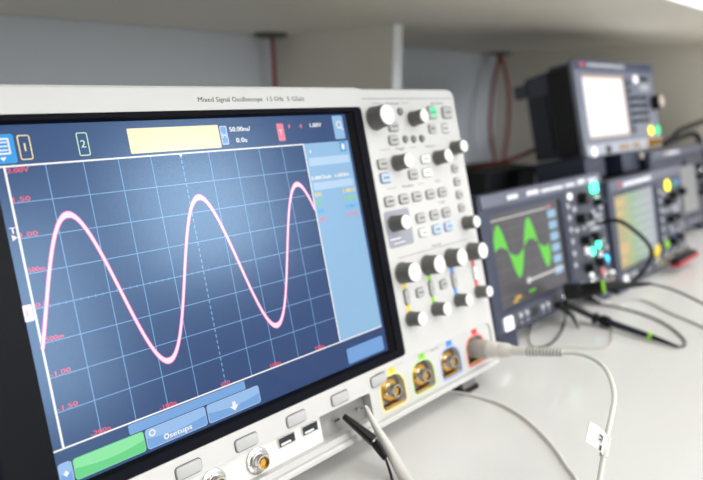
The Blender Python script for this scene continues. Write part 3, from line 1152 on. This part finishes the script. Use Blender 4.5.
s3 = small_scope('small_oscilloscope', 0.7135, -0.04, -0.2235, 0.7, 12.0,
                 'dark oscilloscope with a pale greenish screen and a yellow lamp, under the analyzer')
controls(s3, False)
led(s3, 219.5, 121.5, 9.0, YLED)
knob(270, 106, 7, 11, 'control_knob', 0.9, s3, RUBBER, CHAR, 10)
knob(232, 104, 7, 11, 'control_knob', 0.9, s3, RUBBER, CHAR, 10)
led(s3, 254, 121, 4.5, E('teal_lamp', (20, 170, 120), 1.2))
led(s3, 268, 123, 4.0, E('blue_lamp', (70, 110, 230), 1.2))
for u, m in ((150, YEL), (190, GRN), (226, BLU)):
    led(s3, u, 32, 7, m, 0.8, 3, 'colour_ring')
led(s3, 143, 27, 7, M('yellow_socket', (226, 200, 40), 0.5), 0.8, 3, 'colour_ring')
s3.part('logo_mark', G().flat(rrc(33, 141, 9, 8, 1), 2.3), E('red_logo', (224, 70, 84), 0.8), None, 'red logo mark')
g = G()
for k in range(14):
    g.flat(rrc(50 + 7.4 * k, 140.4, 5.4, 5.5 if k % 3 else 7, 0.8), 2.3)
s3.part('band_lettering', g, LETTER)
cols = [((186, 172, 116), 17, 48), ((176, 184, 126), 48, 72), ((152, 182, 148), 72, 100), ((160, 180, 172), 100, 128), ((170, 176, 184), 128, 169)]
for k, (c, a, b) in enumerate(cols):
    s3.part('screen_column', G().flat([(a, 24), (b, 24), (b, 128), (a, 128)], -2.95), E('pale_column_%d' % k, tuple(int(v * 0.94) for v in c), 1.0), s3.scr)
for u, v, wx, wv in ((40, 116, 32, 10), (38, 102, 24, 8), (40, 52, 32, 16), (36, 36, 24, 8)):
    s3.part('amber_field', G().flat(rrc(u, v, wx, wv, 1), -2.9), E('amber_field', (204, 174, 112), 1.0), s3.scr)
for k in range(7):
    s3.part('reading_line', G().flat([(84, 36 + 12 * k), (160, 36 + 12 * k), (160, 37.6 + 12 * k), (84, 37.6 + 12 * k)], -2.9), E('reading_line', (186, 200, 196), 1.0), s3.scr)

# third small instrument, partly outside the view
s4 = small_scope('small_oscilloscope', 1.01, 0.012, -0.2135, 0, 13.0,
                 'dark rounded oscilloscope with a plain grey screen at the far bench end', 157.0)
s4.part('grey_screen', G().prism(rr(136, 216, 30, 118, 2), 0.9, 2.0), E('grey_display', (150, 152, 152), 1.0), None, 'plain grey screen')
for u, v in ((232, 112), (232, 92), (250, 72), (232, 60), (262, 92)):
    knob(u, v, 6, 10, 'control_knob', 0.9, s4, RUBBER, CHAR, 10)
led(s4, 260, 108, 6, WLED)
for k in range(5):
    bkey(s4, 150 + 15 * k, 12, 9, 6, MIDK)
s4.part('logo_mark', G().flat(rrc(66, 148, 9, 7, 1), 2.3), E('pink_logo', (214, 150, 160), 0.8))
g = G()
for k in range(8):
    g.flat(rrc(80 + 8 * k, 148, 6, 5.5, 0.8), 2.3)
s4.part('band_lettering', g, LETTER)

# ------------------------------------------------------------------ spectrum analyzer on top
AT = 14.0
AX, AY, AZ = 0.80, 0.06, -0.058
an = Inst('spectrum_analyzer', (AX, AY, AZ + OZ), -1, AT, (100, -32, -40),
          'slate analyzer with a bright white screen standing on top of the dark oscilloscopes', 'analyzer')
AW, AH, AD = 296.0, 150.0, 88.0
q = lambda a, b, n: [(p, v, n) for p, v in rr(a, AW - a, b, AH - a, 6)]
ANB = M('analyzer_housing', (84, 88, 106), 0.45, var=0.06)
ANF = M('analyzer_front', (128, 132, 148), 0.42, var=0.05)
ANL = M('analyzer_light_field', (186, 188, 200), 0.45)
g = G().loft([q(3, 3, -7), q(3, 3, -42), q(7, 7, -46), q(9, 9, -AD)])
an.part('housing', g, ANB)
g = G().plate(rr(0, AW, 0, AH, 7), [list(reversed(rr(21, 173, 28, 126, 2)))], 0, -8, 2.5)
an.part('front_frame', g, ANF)
g = G().prism(rr(3, AW - 3, AH - 17, AH - 2, 4), -1, 1.6, 0.8)
an.part('top_band', g, M('analyzer_band', (74, 80, 112), 0.4))
g = G().flat([(20, 27), (174, 27), (174, 127), (20, 127)], -3)
asc = an.part('display', g, E('white_display', (250, 246, 244), 1.15), None, 'glowing white screen')
g = G().ring(rr(20, 174, 27, 127, 2), 5.0, -2.8)
an.part('display_border', g, E('border_glow', (224, 196, 176), 0.9), asc)  # bezel frame glows by itself, in place of light spilling from the screen
g = G().prism(rr(2.5, AW - 3, 2, 19, 3), -0.5, 1.2, 0.5)
an.part('lower_strip', g, ANL)
g = G().prism(rr(182, 290, 24, 130, 3), -0.5, 1.0, 0.5)
an.part('control_panel', g, ANF)
g = G().prism(rr(-1.6, 2.5, 8, 140, 1.5), -44, -9)
an.part('side_cover', g, DARK, None, 'black side cover')
g = G().prism(rr(3.0, 8, 14, 108, 1), -80, -52)
an.part('side_vent', g, M('vent_charcoal', (58, 60, 72), 0.6))
g = G().prism(rr(0, 20, 112, 132, 2), -104, -84)
an.part('handle_boss', g, ANB)
for u0 in (2, 132):
    an.part('base_foot', G().prism(rr(u0, u0 + 66, -32.5, 6, 4), -AD, -5, 2), NAVY)
bkey(an, 214, 121, 13, 12, WLED)
bkey(an, 244, 107, 40, 11, LIGHTK)
for u in (232, 246, 260):
    bkey(an, u, 122, 8, 6, RUBBER)
for a in range(5):
    for b in range(4):
        bkey(an, 194 + 13 * a, 50 + 13 * b, 7.5, 6.5, RUBBER)
for k in range(7):
    bkey(an, 182, 36 + 13 * k, 6, 7, RUBBER)
knob(278, 80, 13, 15, 'control_knob', 1.0, an, RUBBER, M('beige_cap', (206, 190, 176), 0.5), 12)
led(an, 251, 31.5, 8.0, YLED)
led(an, 281, 31.5, 8.0, E('green_lamp_2', (40, 230, 140), 2.0))
for u in (120, 140, 168, 186):
    an.part('gold_socket', G().lathe(u, 10, [(4, 1), (4, 4), (2, 4.4)], 14), GOLD)
for u in (238, 262):
    bnc(u, 10, 1.2, 12, 5.4, an, 'gold_jack', True, GOLD)
led(an, 24, 8, 7.5, WLED)
an.part('dark_socket', G().prism(rrc(74, 9, 18, 12, 1.5), 1, 1.8), DARK)
an.part('logo_mark', G().flat(rrc(24, AH - 9, 10, 8, 1), 1.7), E('red_logo_2', (226, 96, 96), 0.9))
g = G()
for k in range(15):
    g.flat(rrc(44 + 9 * k, AH - 9.4, 6.6, 5, 0.8), 1.7)
an.part('band_lettering', g, LETTER)
an.part('front_foot', G().lathe(199, -9, [(6, -6), (6, 1), (4.5, 2)], 16), M('beige_foot', (190, 182, 172), 0.6))

# dark box behind
bx = empty('supply_box', (0.83, 0.235, TABLE))
tag(bx, 'dark plain power supply box standing behind the green wave oscilloscope', 'power supply')
wbox('case', 0.752, 0.91, 0.2, 0.30, TABLE + 0.004, OZ - 0.088, CHAR, bx, 0.003)
for fx in (0.765, 0.89):
    wbox('foot', fx, fx + 0.012, 0.21, 0.29, TABLE, TABLE + 0.005, RUBBER, bx)

# ------------------------------------------------------------------ probe lead on the fourth input
def P1(x, v, n):
    return big.world(x, v, n)


pl = Loose('probe_lead', P1(353.4, -197.6, 5), 'light grey coax lead with ribbed sleeve plugged into the red fourth input', 'cable')


def turned(L, name, p0, p1, prof, mat, seg=24, parent=None):
    """turned part between world points; prof: (fraction, radius mm)"""
    pth = [p0.lerp(p1, f) for f, r in prof]
    ax = (p1 - p0).normalized()
    up = Vector((0, 0, 1)) if abs(ax.z) < 0.9 else Vector((1, 0, 0))
    a = ax.cross(up).normalized()
    b = ax.cross(a)
    vs, fs = [], []
    for (f, r), c in zip(prof, pth):
        for k in range(seg):
            an_ = 2 * math.pi * k / seg
            vs.append(c + (a * math.cos(an_) + b * math.sin(an_)) * r * 0.001)
    for i in range(len(prof) - 1):
        for k in range(seg):
            j = (k + 1) % seg
            fs.append((i * seg + k, (i + 1) * seg + k, (i + 1) * seg + j, i * seg + j))
    fs.append(tuple(range(seg)))
    fs.append(tuple(reversed(range((len(prof) - 1) * seg, len(prof) * seg))))
    return L.part(name, vs, fs, mat, parent, angle=40)


c4 = (353.4, -197.6)
turned(pl, 'lock_collar', P1(*c4, -3), P1(*c4, 17), [(0, 8.2), (0.1, 8.8), (0.85, 8.6), (1, 7.8)], M('collar_grey', (176, 171, 164), 0.5))
bd = turned(pl, 'connector_body', P1(*c4, 16), P1(*c4, 40), [(0, 6.8), (0.06, 7.3), (0.45, 7.1), (0.5, 6.3), (0.56, 6.8), (0.8, 6.4), (1, 4.6)], CABLEG)
turned(pl, 'strain_sleeve', P1(*c4, 39), P1(*c4, 88), [(0, 4.4), (0.08, 4.2), (0.3, 3.6), (1, 2.4)], CABLEG)
for k in range(11):
    f = 0.34 + 0.61 * k / 10
    n = 39 + 49 * f
    r = 3.6 - 1.2 * (f - 0.3) / 0.7
    turned(pl, 'sleeve_rib', P1(*c4, n), P1(*c4, n + 1.2), [(0, r + 0.1), (0.25, r + 0.55), (0.75, r + 0.55), (1, r + 0.1)], M('rib_grey', (150, 147, 142), 0.6), 14)
e = P1(*c4, 86)
pl.tube('lead', [e, P1(*c4, 98), Vector((0.3480, -0.158, -0.1625 + OZ)), Vector((0.333, -0.174, -0.158 + OZ)), Vector((0.316, -0.188, -0.157 + OZ)), Vector((0.302, -0.198, -0.163 + OZ)), Vector((0.288, -0.203, -0.169 + OZ)),
                 Vector((0.272, -0.207, -0.180 + OZ)), Vector((0.261, -0.21, -0.196 + OZ)), Vector((0.243, -0.215, -0.2125 + OZ)), Vector((0.215, -0.222, -0.2275 + OZ)), Vector((0.17, -0.235, -0.2277 + OZ)), Vector((0.05, -0.25, -0.2277 + OZ))], 0.0017, CABLEG, 8, 12)
# paper tag folded round the lead
ta, tb_ = Vector((0.2735, -0.2070, -0.1800 + OZ)), Vector((0.2665, -0.2085, -0.1890 + OZ))
axis = (tb_ - ta).normalized()
flag = Vector((-0.026, 0.003, 0.021))
vs, fs = [], []
N = 8
ppos = [ta + flag * (i / N) + Vector((0.4, -0.7, 0)) * 0.0035 * math.sin(math.pi * i / N * 0.9) for i in range(N + 1)]
lo_ = axis * 0.0118
for side in (-1, 1):
    o_ = Vector((0.7, 0.7, 0)) * 0.0002 * side
    for p in ppos:
        vs += [p + o_ - axis * 0.001, p + o_ + lo_]
m_ = 2 * (N + 1)
for i in range(N):
    fs.append((2 * i, 2 * i + 1, 2 * i + 3, 2 * i + 2))
    fs.append((m_ + 2 * i, m_ + 2 * i + 2, m_ + 2 * i + 3, m_ + 2 * i + 1))
    fs.append((2 * i, 2 * i + 2, m_ + 2 * i + 2, m_ + 2 * i))
    fs.append((2 * i + 1, m_ + 2 * i + 1, m_ + 2 * i + 3, 2 * i + 3))
fs.append((2 * N, 2 * N + 1, m_ + 2 * N + 1, m_ + 2 * N))
tg = pl.part('paper_tag', vs, fs, PAPER, None, 'white paper tag with a small black mark')
turned(pl, 'tag_wrap', ta - axis * 0.001, ta + lo_, [(0, 2.6), (1, 2.6)], PAPER, 14, tg)
fd = flag.normalized()
vs, fs = [], []
nrm = axis.cross(fd).normalized()
if nrm.dot(Vector((-0.66, -0.24, 0.2))) < 0:
    nrm = -nrm
for a0, a1, b0, b1 in ((0.42, 0.50, 0.0085, 0.0115), (0.46, 0.62, 0.003, 0.0038), (0.46, 0.50, 0.003, 0.007), (0.54, 0.62, 0.0055, 0.0063)):
    k = len(vs)
    for (f_, l_) in ((a0, b0), (a1, b0), (a1, b1), (a0, b1)):
        i = f_ * N
        i0 = int(i)
        p = ppos[i0].lerp(ppos[i0 + 1], i - i0) + axis * l_ + nrm * 0.0007
        vs.append(p)
    fs.append((k, k + 1, k + 2, k + 3))
pl.part('tag_mark', vs, fs, M('black_print', (20, 20, 26), 0.6), tg)

# ------------------------------------------------------------------ compensation probe and clip
pr = Loose('grey_probe', P1(204.5, -199.6, 0), 'slim light grey probe hooked on the test terminal beside the black clip', 'probe')
A = P1(204.5, -199.6, 0)
pts = [A, Vector((0.203, -0.059, -0.188 + OZ)), Vector((0.202, -0.069, -0.1985 + OZ)), Vector((0.202, -0.083, -0.2115 + OZ)), Vector((0.198, -0.100, -0.2225 + OZ))]
pr.tube('tip_hook', [A, A.lerp(pts[1], 0.5), pts[1]], 0.0009, STEEL, 4, 8)
pr.tube('probe_body', [pts[1], pts[2], pts[3], pts[4], Vector((0.190, -0.121, -0.2258 + OZ))], [0.0014, 0.0026, 0.0038, 0.0044, 0.0040], M('probe_grey', (206, 203, 198), 0.45), 8, 14)
pr.tube('probe_lead', [Vector((0.190, -0.121, -0.2258 + OZ)), Vector((0.178, -0.15, -0.2275 + OZ)), Vector((0.16, -0.18, -0.2278 + OZ)), Vector((0.12, -0.2, -0.2278 + OZ))], 0.0021, CABLEG, 8, 10)

B0 = P1(180.5, -199.6, 0)
cl = Loose('alligator_clip', B0, 'black alligator clip biting the test terminal in the lower port recess', 'clip')
p0 = Vector((0.1850, -0.0560, -0.1885 + OZ))
p1 = Vector((0.1916, -0.0770, -0.2031 + OZ))
p2 = Vector((0.1943, -0.0865, -0.2142 + OZ))
ax = (p1 - p0).normalized()
sd = ax.cross(Vector((0.66, 0.66, -0.3))).normalized()


def slab(L, name, a, b, wa, wb, ta_, tb2, off, mat, parent=None):
    """tapered wedge from a to b"""
    d = (b - a).normalized()
    s_ = d.cross(Vector((0.2, 0.7, 0.7))).normalized()
    u_ = s_.cross(d).normalized()
    vs = []
    for p, w_, t_ in ((a, wa, ta_), (a.lerp(b, 0.5), (wa + wb) / 2 * 1.12, (ta_ + tb2) / 2), (b, wb, tb2)):
        c = p + s_ * off
        for k in range(8):
            an_ = 2 * math.pi * (k + 0.5) / 8
            vs.append(c + s_ * math.cos(an_) * w_ + u_ * math.sin(an_) * t_)
    fs = [tuple(range(8))[::-1], tuple(range(16, 24))]
    for r in range(2):
        for k in range(8):
            j = (k + 1) % 8
            fs.append((r * 8 + k, r * 8 + j, r * 8 + 8 + j, r * 8 + 8 + k))
    return L.part(name, vs, fs, mat, parent, angle=30)


slab(cl, 'upper_jaw', B0.lerp(p0, 0.75), p1, 0.0016, 0.0046, 0.0018, 0.0036, 0.0020, BLACK)
slab(cl, 'lower_jaw', B0.lerp(p0, 0.75), p1, 0.0014, 0.0032, 0.0016, 0.0032, -0.0022, BLACK)
slab(cl, 'jaw_spring', p1 - ax * 0.006, p1 + ax * 0.003, 0.0018, 0.0014, 0.0018, 0.0014, 0, STEEL)
slab(cl, 'sleeve', p1 + ax * 0.0005, p2, 0.0034, 0.0022, 0.0032, 0.0022, 0, BLACK)
cl.tube('clip_wire', [p2 - ax * 0.003, p2, Vector((0.1938, -0.0915, -0.2220 + OZ)), Vector((0.1905, -0.098, -0.2287 + OZ)), Vector((0.182, -0.109, -0.2289 + OZ)), Vector((0.17, -0.13, -0.2289 + OZ))], 0.0010, RUBBER, 8, 8)

# ------------------------------------------------------------------ leads on the bench
cable('bench_lead', [(0.300, 0.02, -0.2282), (0.322, -0.030, -0.2282), (0.335, -0.051, -0.2282), (0.341, -0.068, -0.2282), (0.343, -0.09, -0.2282), (0.336, -0.116, -0.2282), (0.319, -0.146, -0.2282), (0.299, -0.17, -0.2282), (0.277, -0.192, -0.2282), (0.2, -0.24, -0.2282)],
      0.0013, CABLEG, 'thin grey lead lying on the bench from under the big oscilloscope')
cable('ground_loop', [(0.541, -0.009, -0.2290), (0.494, -0.031, -0.2290), (0.479, -0.047, -0.2290), (0.497, -0.065, -0.2290), (0.525, -0.097, -0.2290), (0.547, -0.099, -0.2290), (0.582, -0.085, -0.2290), (0.604, -0.072, -0.2290)],
      0.0008, CABLEG2, 'very thin grey ground wire looped on the bench under the slim black probe')
cable('dark_lead', [(0.540, -0.040, -0.2), (0.570, -0.034, -0.214), (0.565, -0.036, -0.2275), (0.533, -0.047, -0.2288), (0.488, -0.053, -0.2288), (0.44, -0.03, -0.2288)],
      0.0011, RUBBER, 'short dark lead curving back towards the big oscilloscope')


def probe(name, pts, radii, band_at, label):
    L = Loose(name, Vector(pts[0]) + Vector((0, 0, OZ)), label, 'probe', 'black probes on the bench')
    W = [Vector((x, y, z + OZ)) for x, y, z in pts]
    return L, W


# thick probe with connector
L, W = probe('black_probe', [(0.552, -0.040, -0.186), (0.559, -0.06, -0.180), (0.561, -0.08, -0.172), (0.581, -0.10, -0.170), (0.599, -0.115, -0.169), (0.619, -0.13, -0.176), (0.623, -0.15, -0.182), (0.625, -0.17, -0.189), (0.648, -0.19, -0.202), (0.69, -0.22, -0.2285), (0.75, -0.26, -0.2286)], 0, 0,
             'thick black probe connector with a green ring plugged into the green wave oscilloscope')
L.tube('connector_body', [W[0], W[0].lerp(W[1], 0.6), W[1], W[2]], [0.0098, 0.0096, 0.0086, 0.0070], RUBBER, 6, 16)
L.tube('green_ring', [W[2].lerp(W[1], 0.1), W[2].lerp(W[3], 0.06)], 0.0074, GRN, 1, 16, None, 'green ring')
L.tube('sleeve', [W[2], W[3], W[4]], [0.0060, 0.0036, 0.0018], RUBBER, 8, 14)
L.tube('lead', W[4:], 0.0014, M('grey_dark_cable', (70, 70, 74), 0.5), 8, 8)
# slim probe lying on the bench
L, W = probe('black_probe', [(0.560, -0.030, -0.200), (0.592, -0.061, -0.222), (0.591, -0.074, -0.2225), (0.586, -0.125, -0.2245), (0.584, -0.155, -0.227), (0.598, -0.158, -0.2285), (0.620, -0.148, -0.2285), (0.650, -0.119, -0.2285), (0.665, -0.085, -0.2285), (0.665, -0.049, -0.2285), (0.650, -0.027, -0.226), (0.63, -0.03, -0.21)], 0, 0,
             'slim black probe with a green band lying diagonally on the bench')
L.tube('probe_nose', [Vector((0.566, -0.034, -0.204 + OZ)), W[1]], [0.0042, 0.0036], RUBBER, 4, 12)
L.tube('grip_flange', [W[1] - (W[2] - W[1]) * 0.08, W[1] + (W[2] - W[1]) * 0.12], 0.0066, RUBBER, 1, 14)
L.tube('grip_flange', [W[2] - (W[3] - W[2]) * 0.10, W[2] + (W[3] - W[2]) * 0.07], 0.0066, RUBBER, 1, 14)
L.tube('probe_body', [W[1], W[2], W[3]], [0.0044, 0.0046, 0.0034], M('black_blue_plastic', (30, 32, 48), 0.35), 6, 14)
L.tube('green_band', [W[3] - (W[3] - W[2]) * 0.02, W[3] + (W[4] - W[3]) * 0.1], 0.0040, GRN, 1, 14, None, 'green band')
L.tube('tail', [W[3], W[4]], [0.0034, 0.0016], RUBBER, 4, 12)
L.tube('lead', W[4:], 0.0012, M('grey_dark_cable', (70, 70, 74), 0.5), 8, 8)
# small spring clip below the ports
L = Loose('hook_clip', Vector((0.545, -0.035, -0.2 + OZ)), 'small black hook clip hanging below the green wave oscilloscope', 'clip')
slab(L, 'clip_body', Vector((0.548, -0.034, -0.200 + OZ)), Vector((0.563, -0.048, -0.217 + OZ)), 0.0040, 0.0022, 0.003, 0.002, 0, RUBBER)
slab(L, 'clip_nose', Vector((0.562, -0.047, -0.216 + OZ)), Vector((0.561, -0.056, -0.2285 + OZ)), 0.0022, 0.0008, 0.002, 0.0008, 0, RUBBER)

cable('pale_lead', [(0.640, -0.026, -0.205), (0.676, -0.035, -0.2283), (0.717, -0.066, -0.2285), (0.693, -0.111, -0.2285), (0.670, -0.155, -0.2285), (0.645, -0.189, -0.2285), (0.62, -0.23, -0.2285)], 0.0014, CABLEG2,
      'pale grey lead running along the bench past the slim probe')
cable('arched_cable', [(0.650, -0.028, -0.122), (0.650, -0.052, -0.114), (0.659, -0.072, -0.126), (0.685, -0.080, -0.146), (0.697, -0.080, -0.162), (0.704, -0.072, -0.183), (0.688, -0.064, -0.199), (0.664, -0.056, -0.204), (0.645, -0.050, -0.198)], 0.0024, RUBBER,
      'black cable arching across the pale screen of the dark oscilloscope')
# flat clip strip at the third scope
fc = Inst('test_clip', (0.7135, -0.04, -0.2235 + OZ), 0.7, 12.0, (198, 2, 24), 'red and black flat test clip in front of the yellow lamp oscilloscope', 'clip')
g = G().prism([(152, 4), (246, 4), (246, 9), (152, 9)], 16, 30, 1.0)
fc.part('red_jaw', g, M('red_plastic', (176, 26, 36), 0.45))
g = G().prism([(150, 9), (240, 9), (240, 15), (150, 15)], 16, 28, 1.0)
fc.part('black_jaw', g, RUBBER)

# hanging red cables and cables behind
cable('red_cable', [(0.577, 0.525, 0.1285), (0.579, 0.525, 0.09), (0.580, 0.525, 0.03), (0.576, 0.525, -0.06), (0.565, 0.52, -0.16), (0.55, 0.50, -0.2265)], 0.0032, RED,
      'single red cable hanging from the shelf behind the big oscilloscope')
cable('red_cable', [(1.266, 0.515, 0.1275), (1.260, 0.512, 0.11), (1.232, 0.505, 0.044), (1.222, 0.50, -0.05), (1.262, 0.50, -0.17), (1.24, 0.49, -0.2265)], 0.0045, M('rust_cable', (150, 74, 66), 0.5),
      'rust red cable in the corner, the one bowing outward', group='rust red cables in the corner')
cable('red_cable', [(1.276, 0.515, 0.1275), (1.282, 0.512, 0.11), (1.304, 0.505, 0.044), (1.304, 0.50, -0.05), (1.288, 0.50, -0.16), (1.30, 0.49, -0.2265)], 0.0045, M('rust_cable', (150, 74, 66), 0.5),
      'rust red cable in the corner, the straighter one nearer the end panel', group='rust red cables in the corner')
cable('brown_cable', [(0.66, 0.31, -0.2265), (0.70, 0.33, -0.17), (0.76, 0.32, -0.132), (0.83, 0.32, -0.13), (0.90, 0.33, -0.139), (0.97, 0.36, -0.18), (1.02, 0.38, -0.2265)], 0.0035, M('brown_cable', (112, 66, 52), 0.5),
      'brown cable running behind the dark supply box')
cable('rear_cable', [(0.880, 0.165, -0.052), (0.845, 0.170, -0.055), (0.804, 0.172, -0.062), (0.776, 0.19, -0.072), (0.765, 0.24, -0.0845), (0.79, 0.27, -0.0850)], 0.0035, M('maroon_cable', (104, 40, 42), 0.5),
      'maroon cable leaving the back of the analyzer')
cable('black_cable', [(1.112, 0.06, -0.054), (1.135, 0.052, -0.042), (1.164, 0.05, -0.031), (1.260, 0.048, -0.021), (1.3345, 0.047, -0.013)], 0.0045, RUBBER,
      'upper black cable bent over the far rounded oscilloscope', group='black cables on the far oscilloscope')
cable('black_cable', [(1.110, 0.064, -0.057), (1.135, 0.06, -0.053), (1.166, 0.060, -0.050), (1.29, 0.062, -0.044), (1.305, 0.05, -0.07), (1.305, 0.035, -0.13), (1.305, 0.03, -0.224)], 0.0055, RUBBER,
      'lower black cable lying on the far rounded oscilloscope', group='black cables on the far oscilloscope')
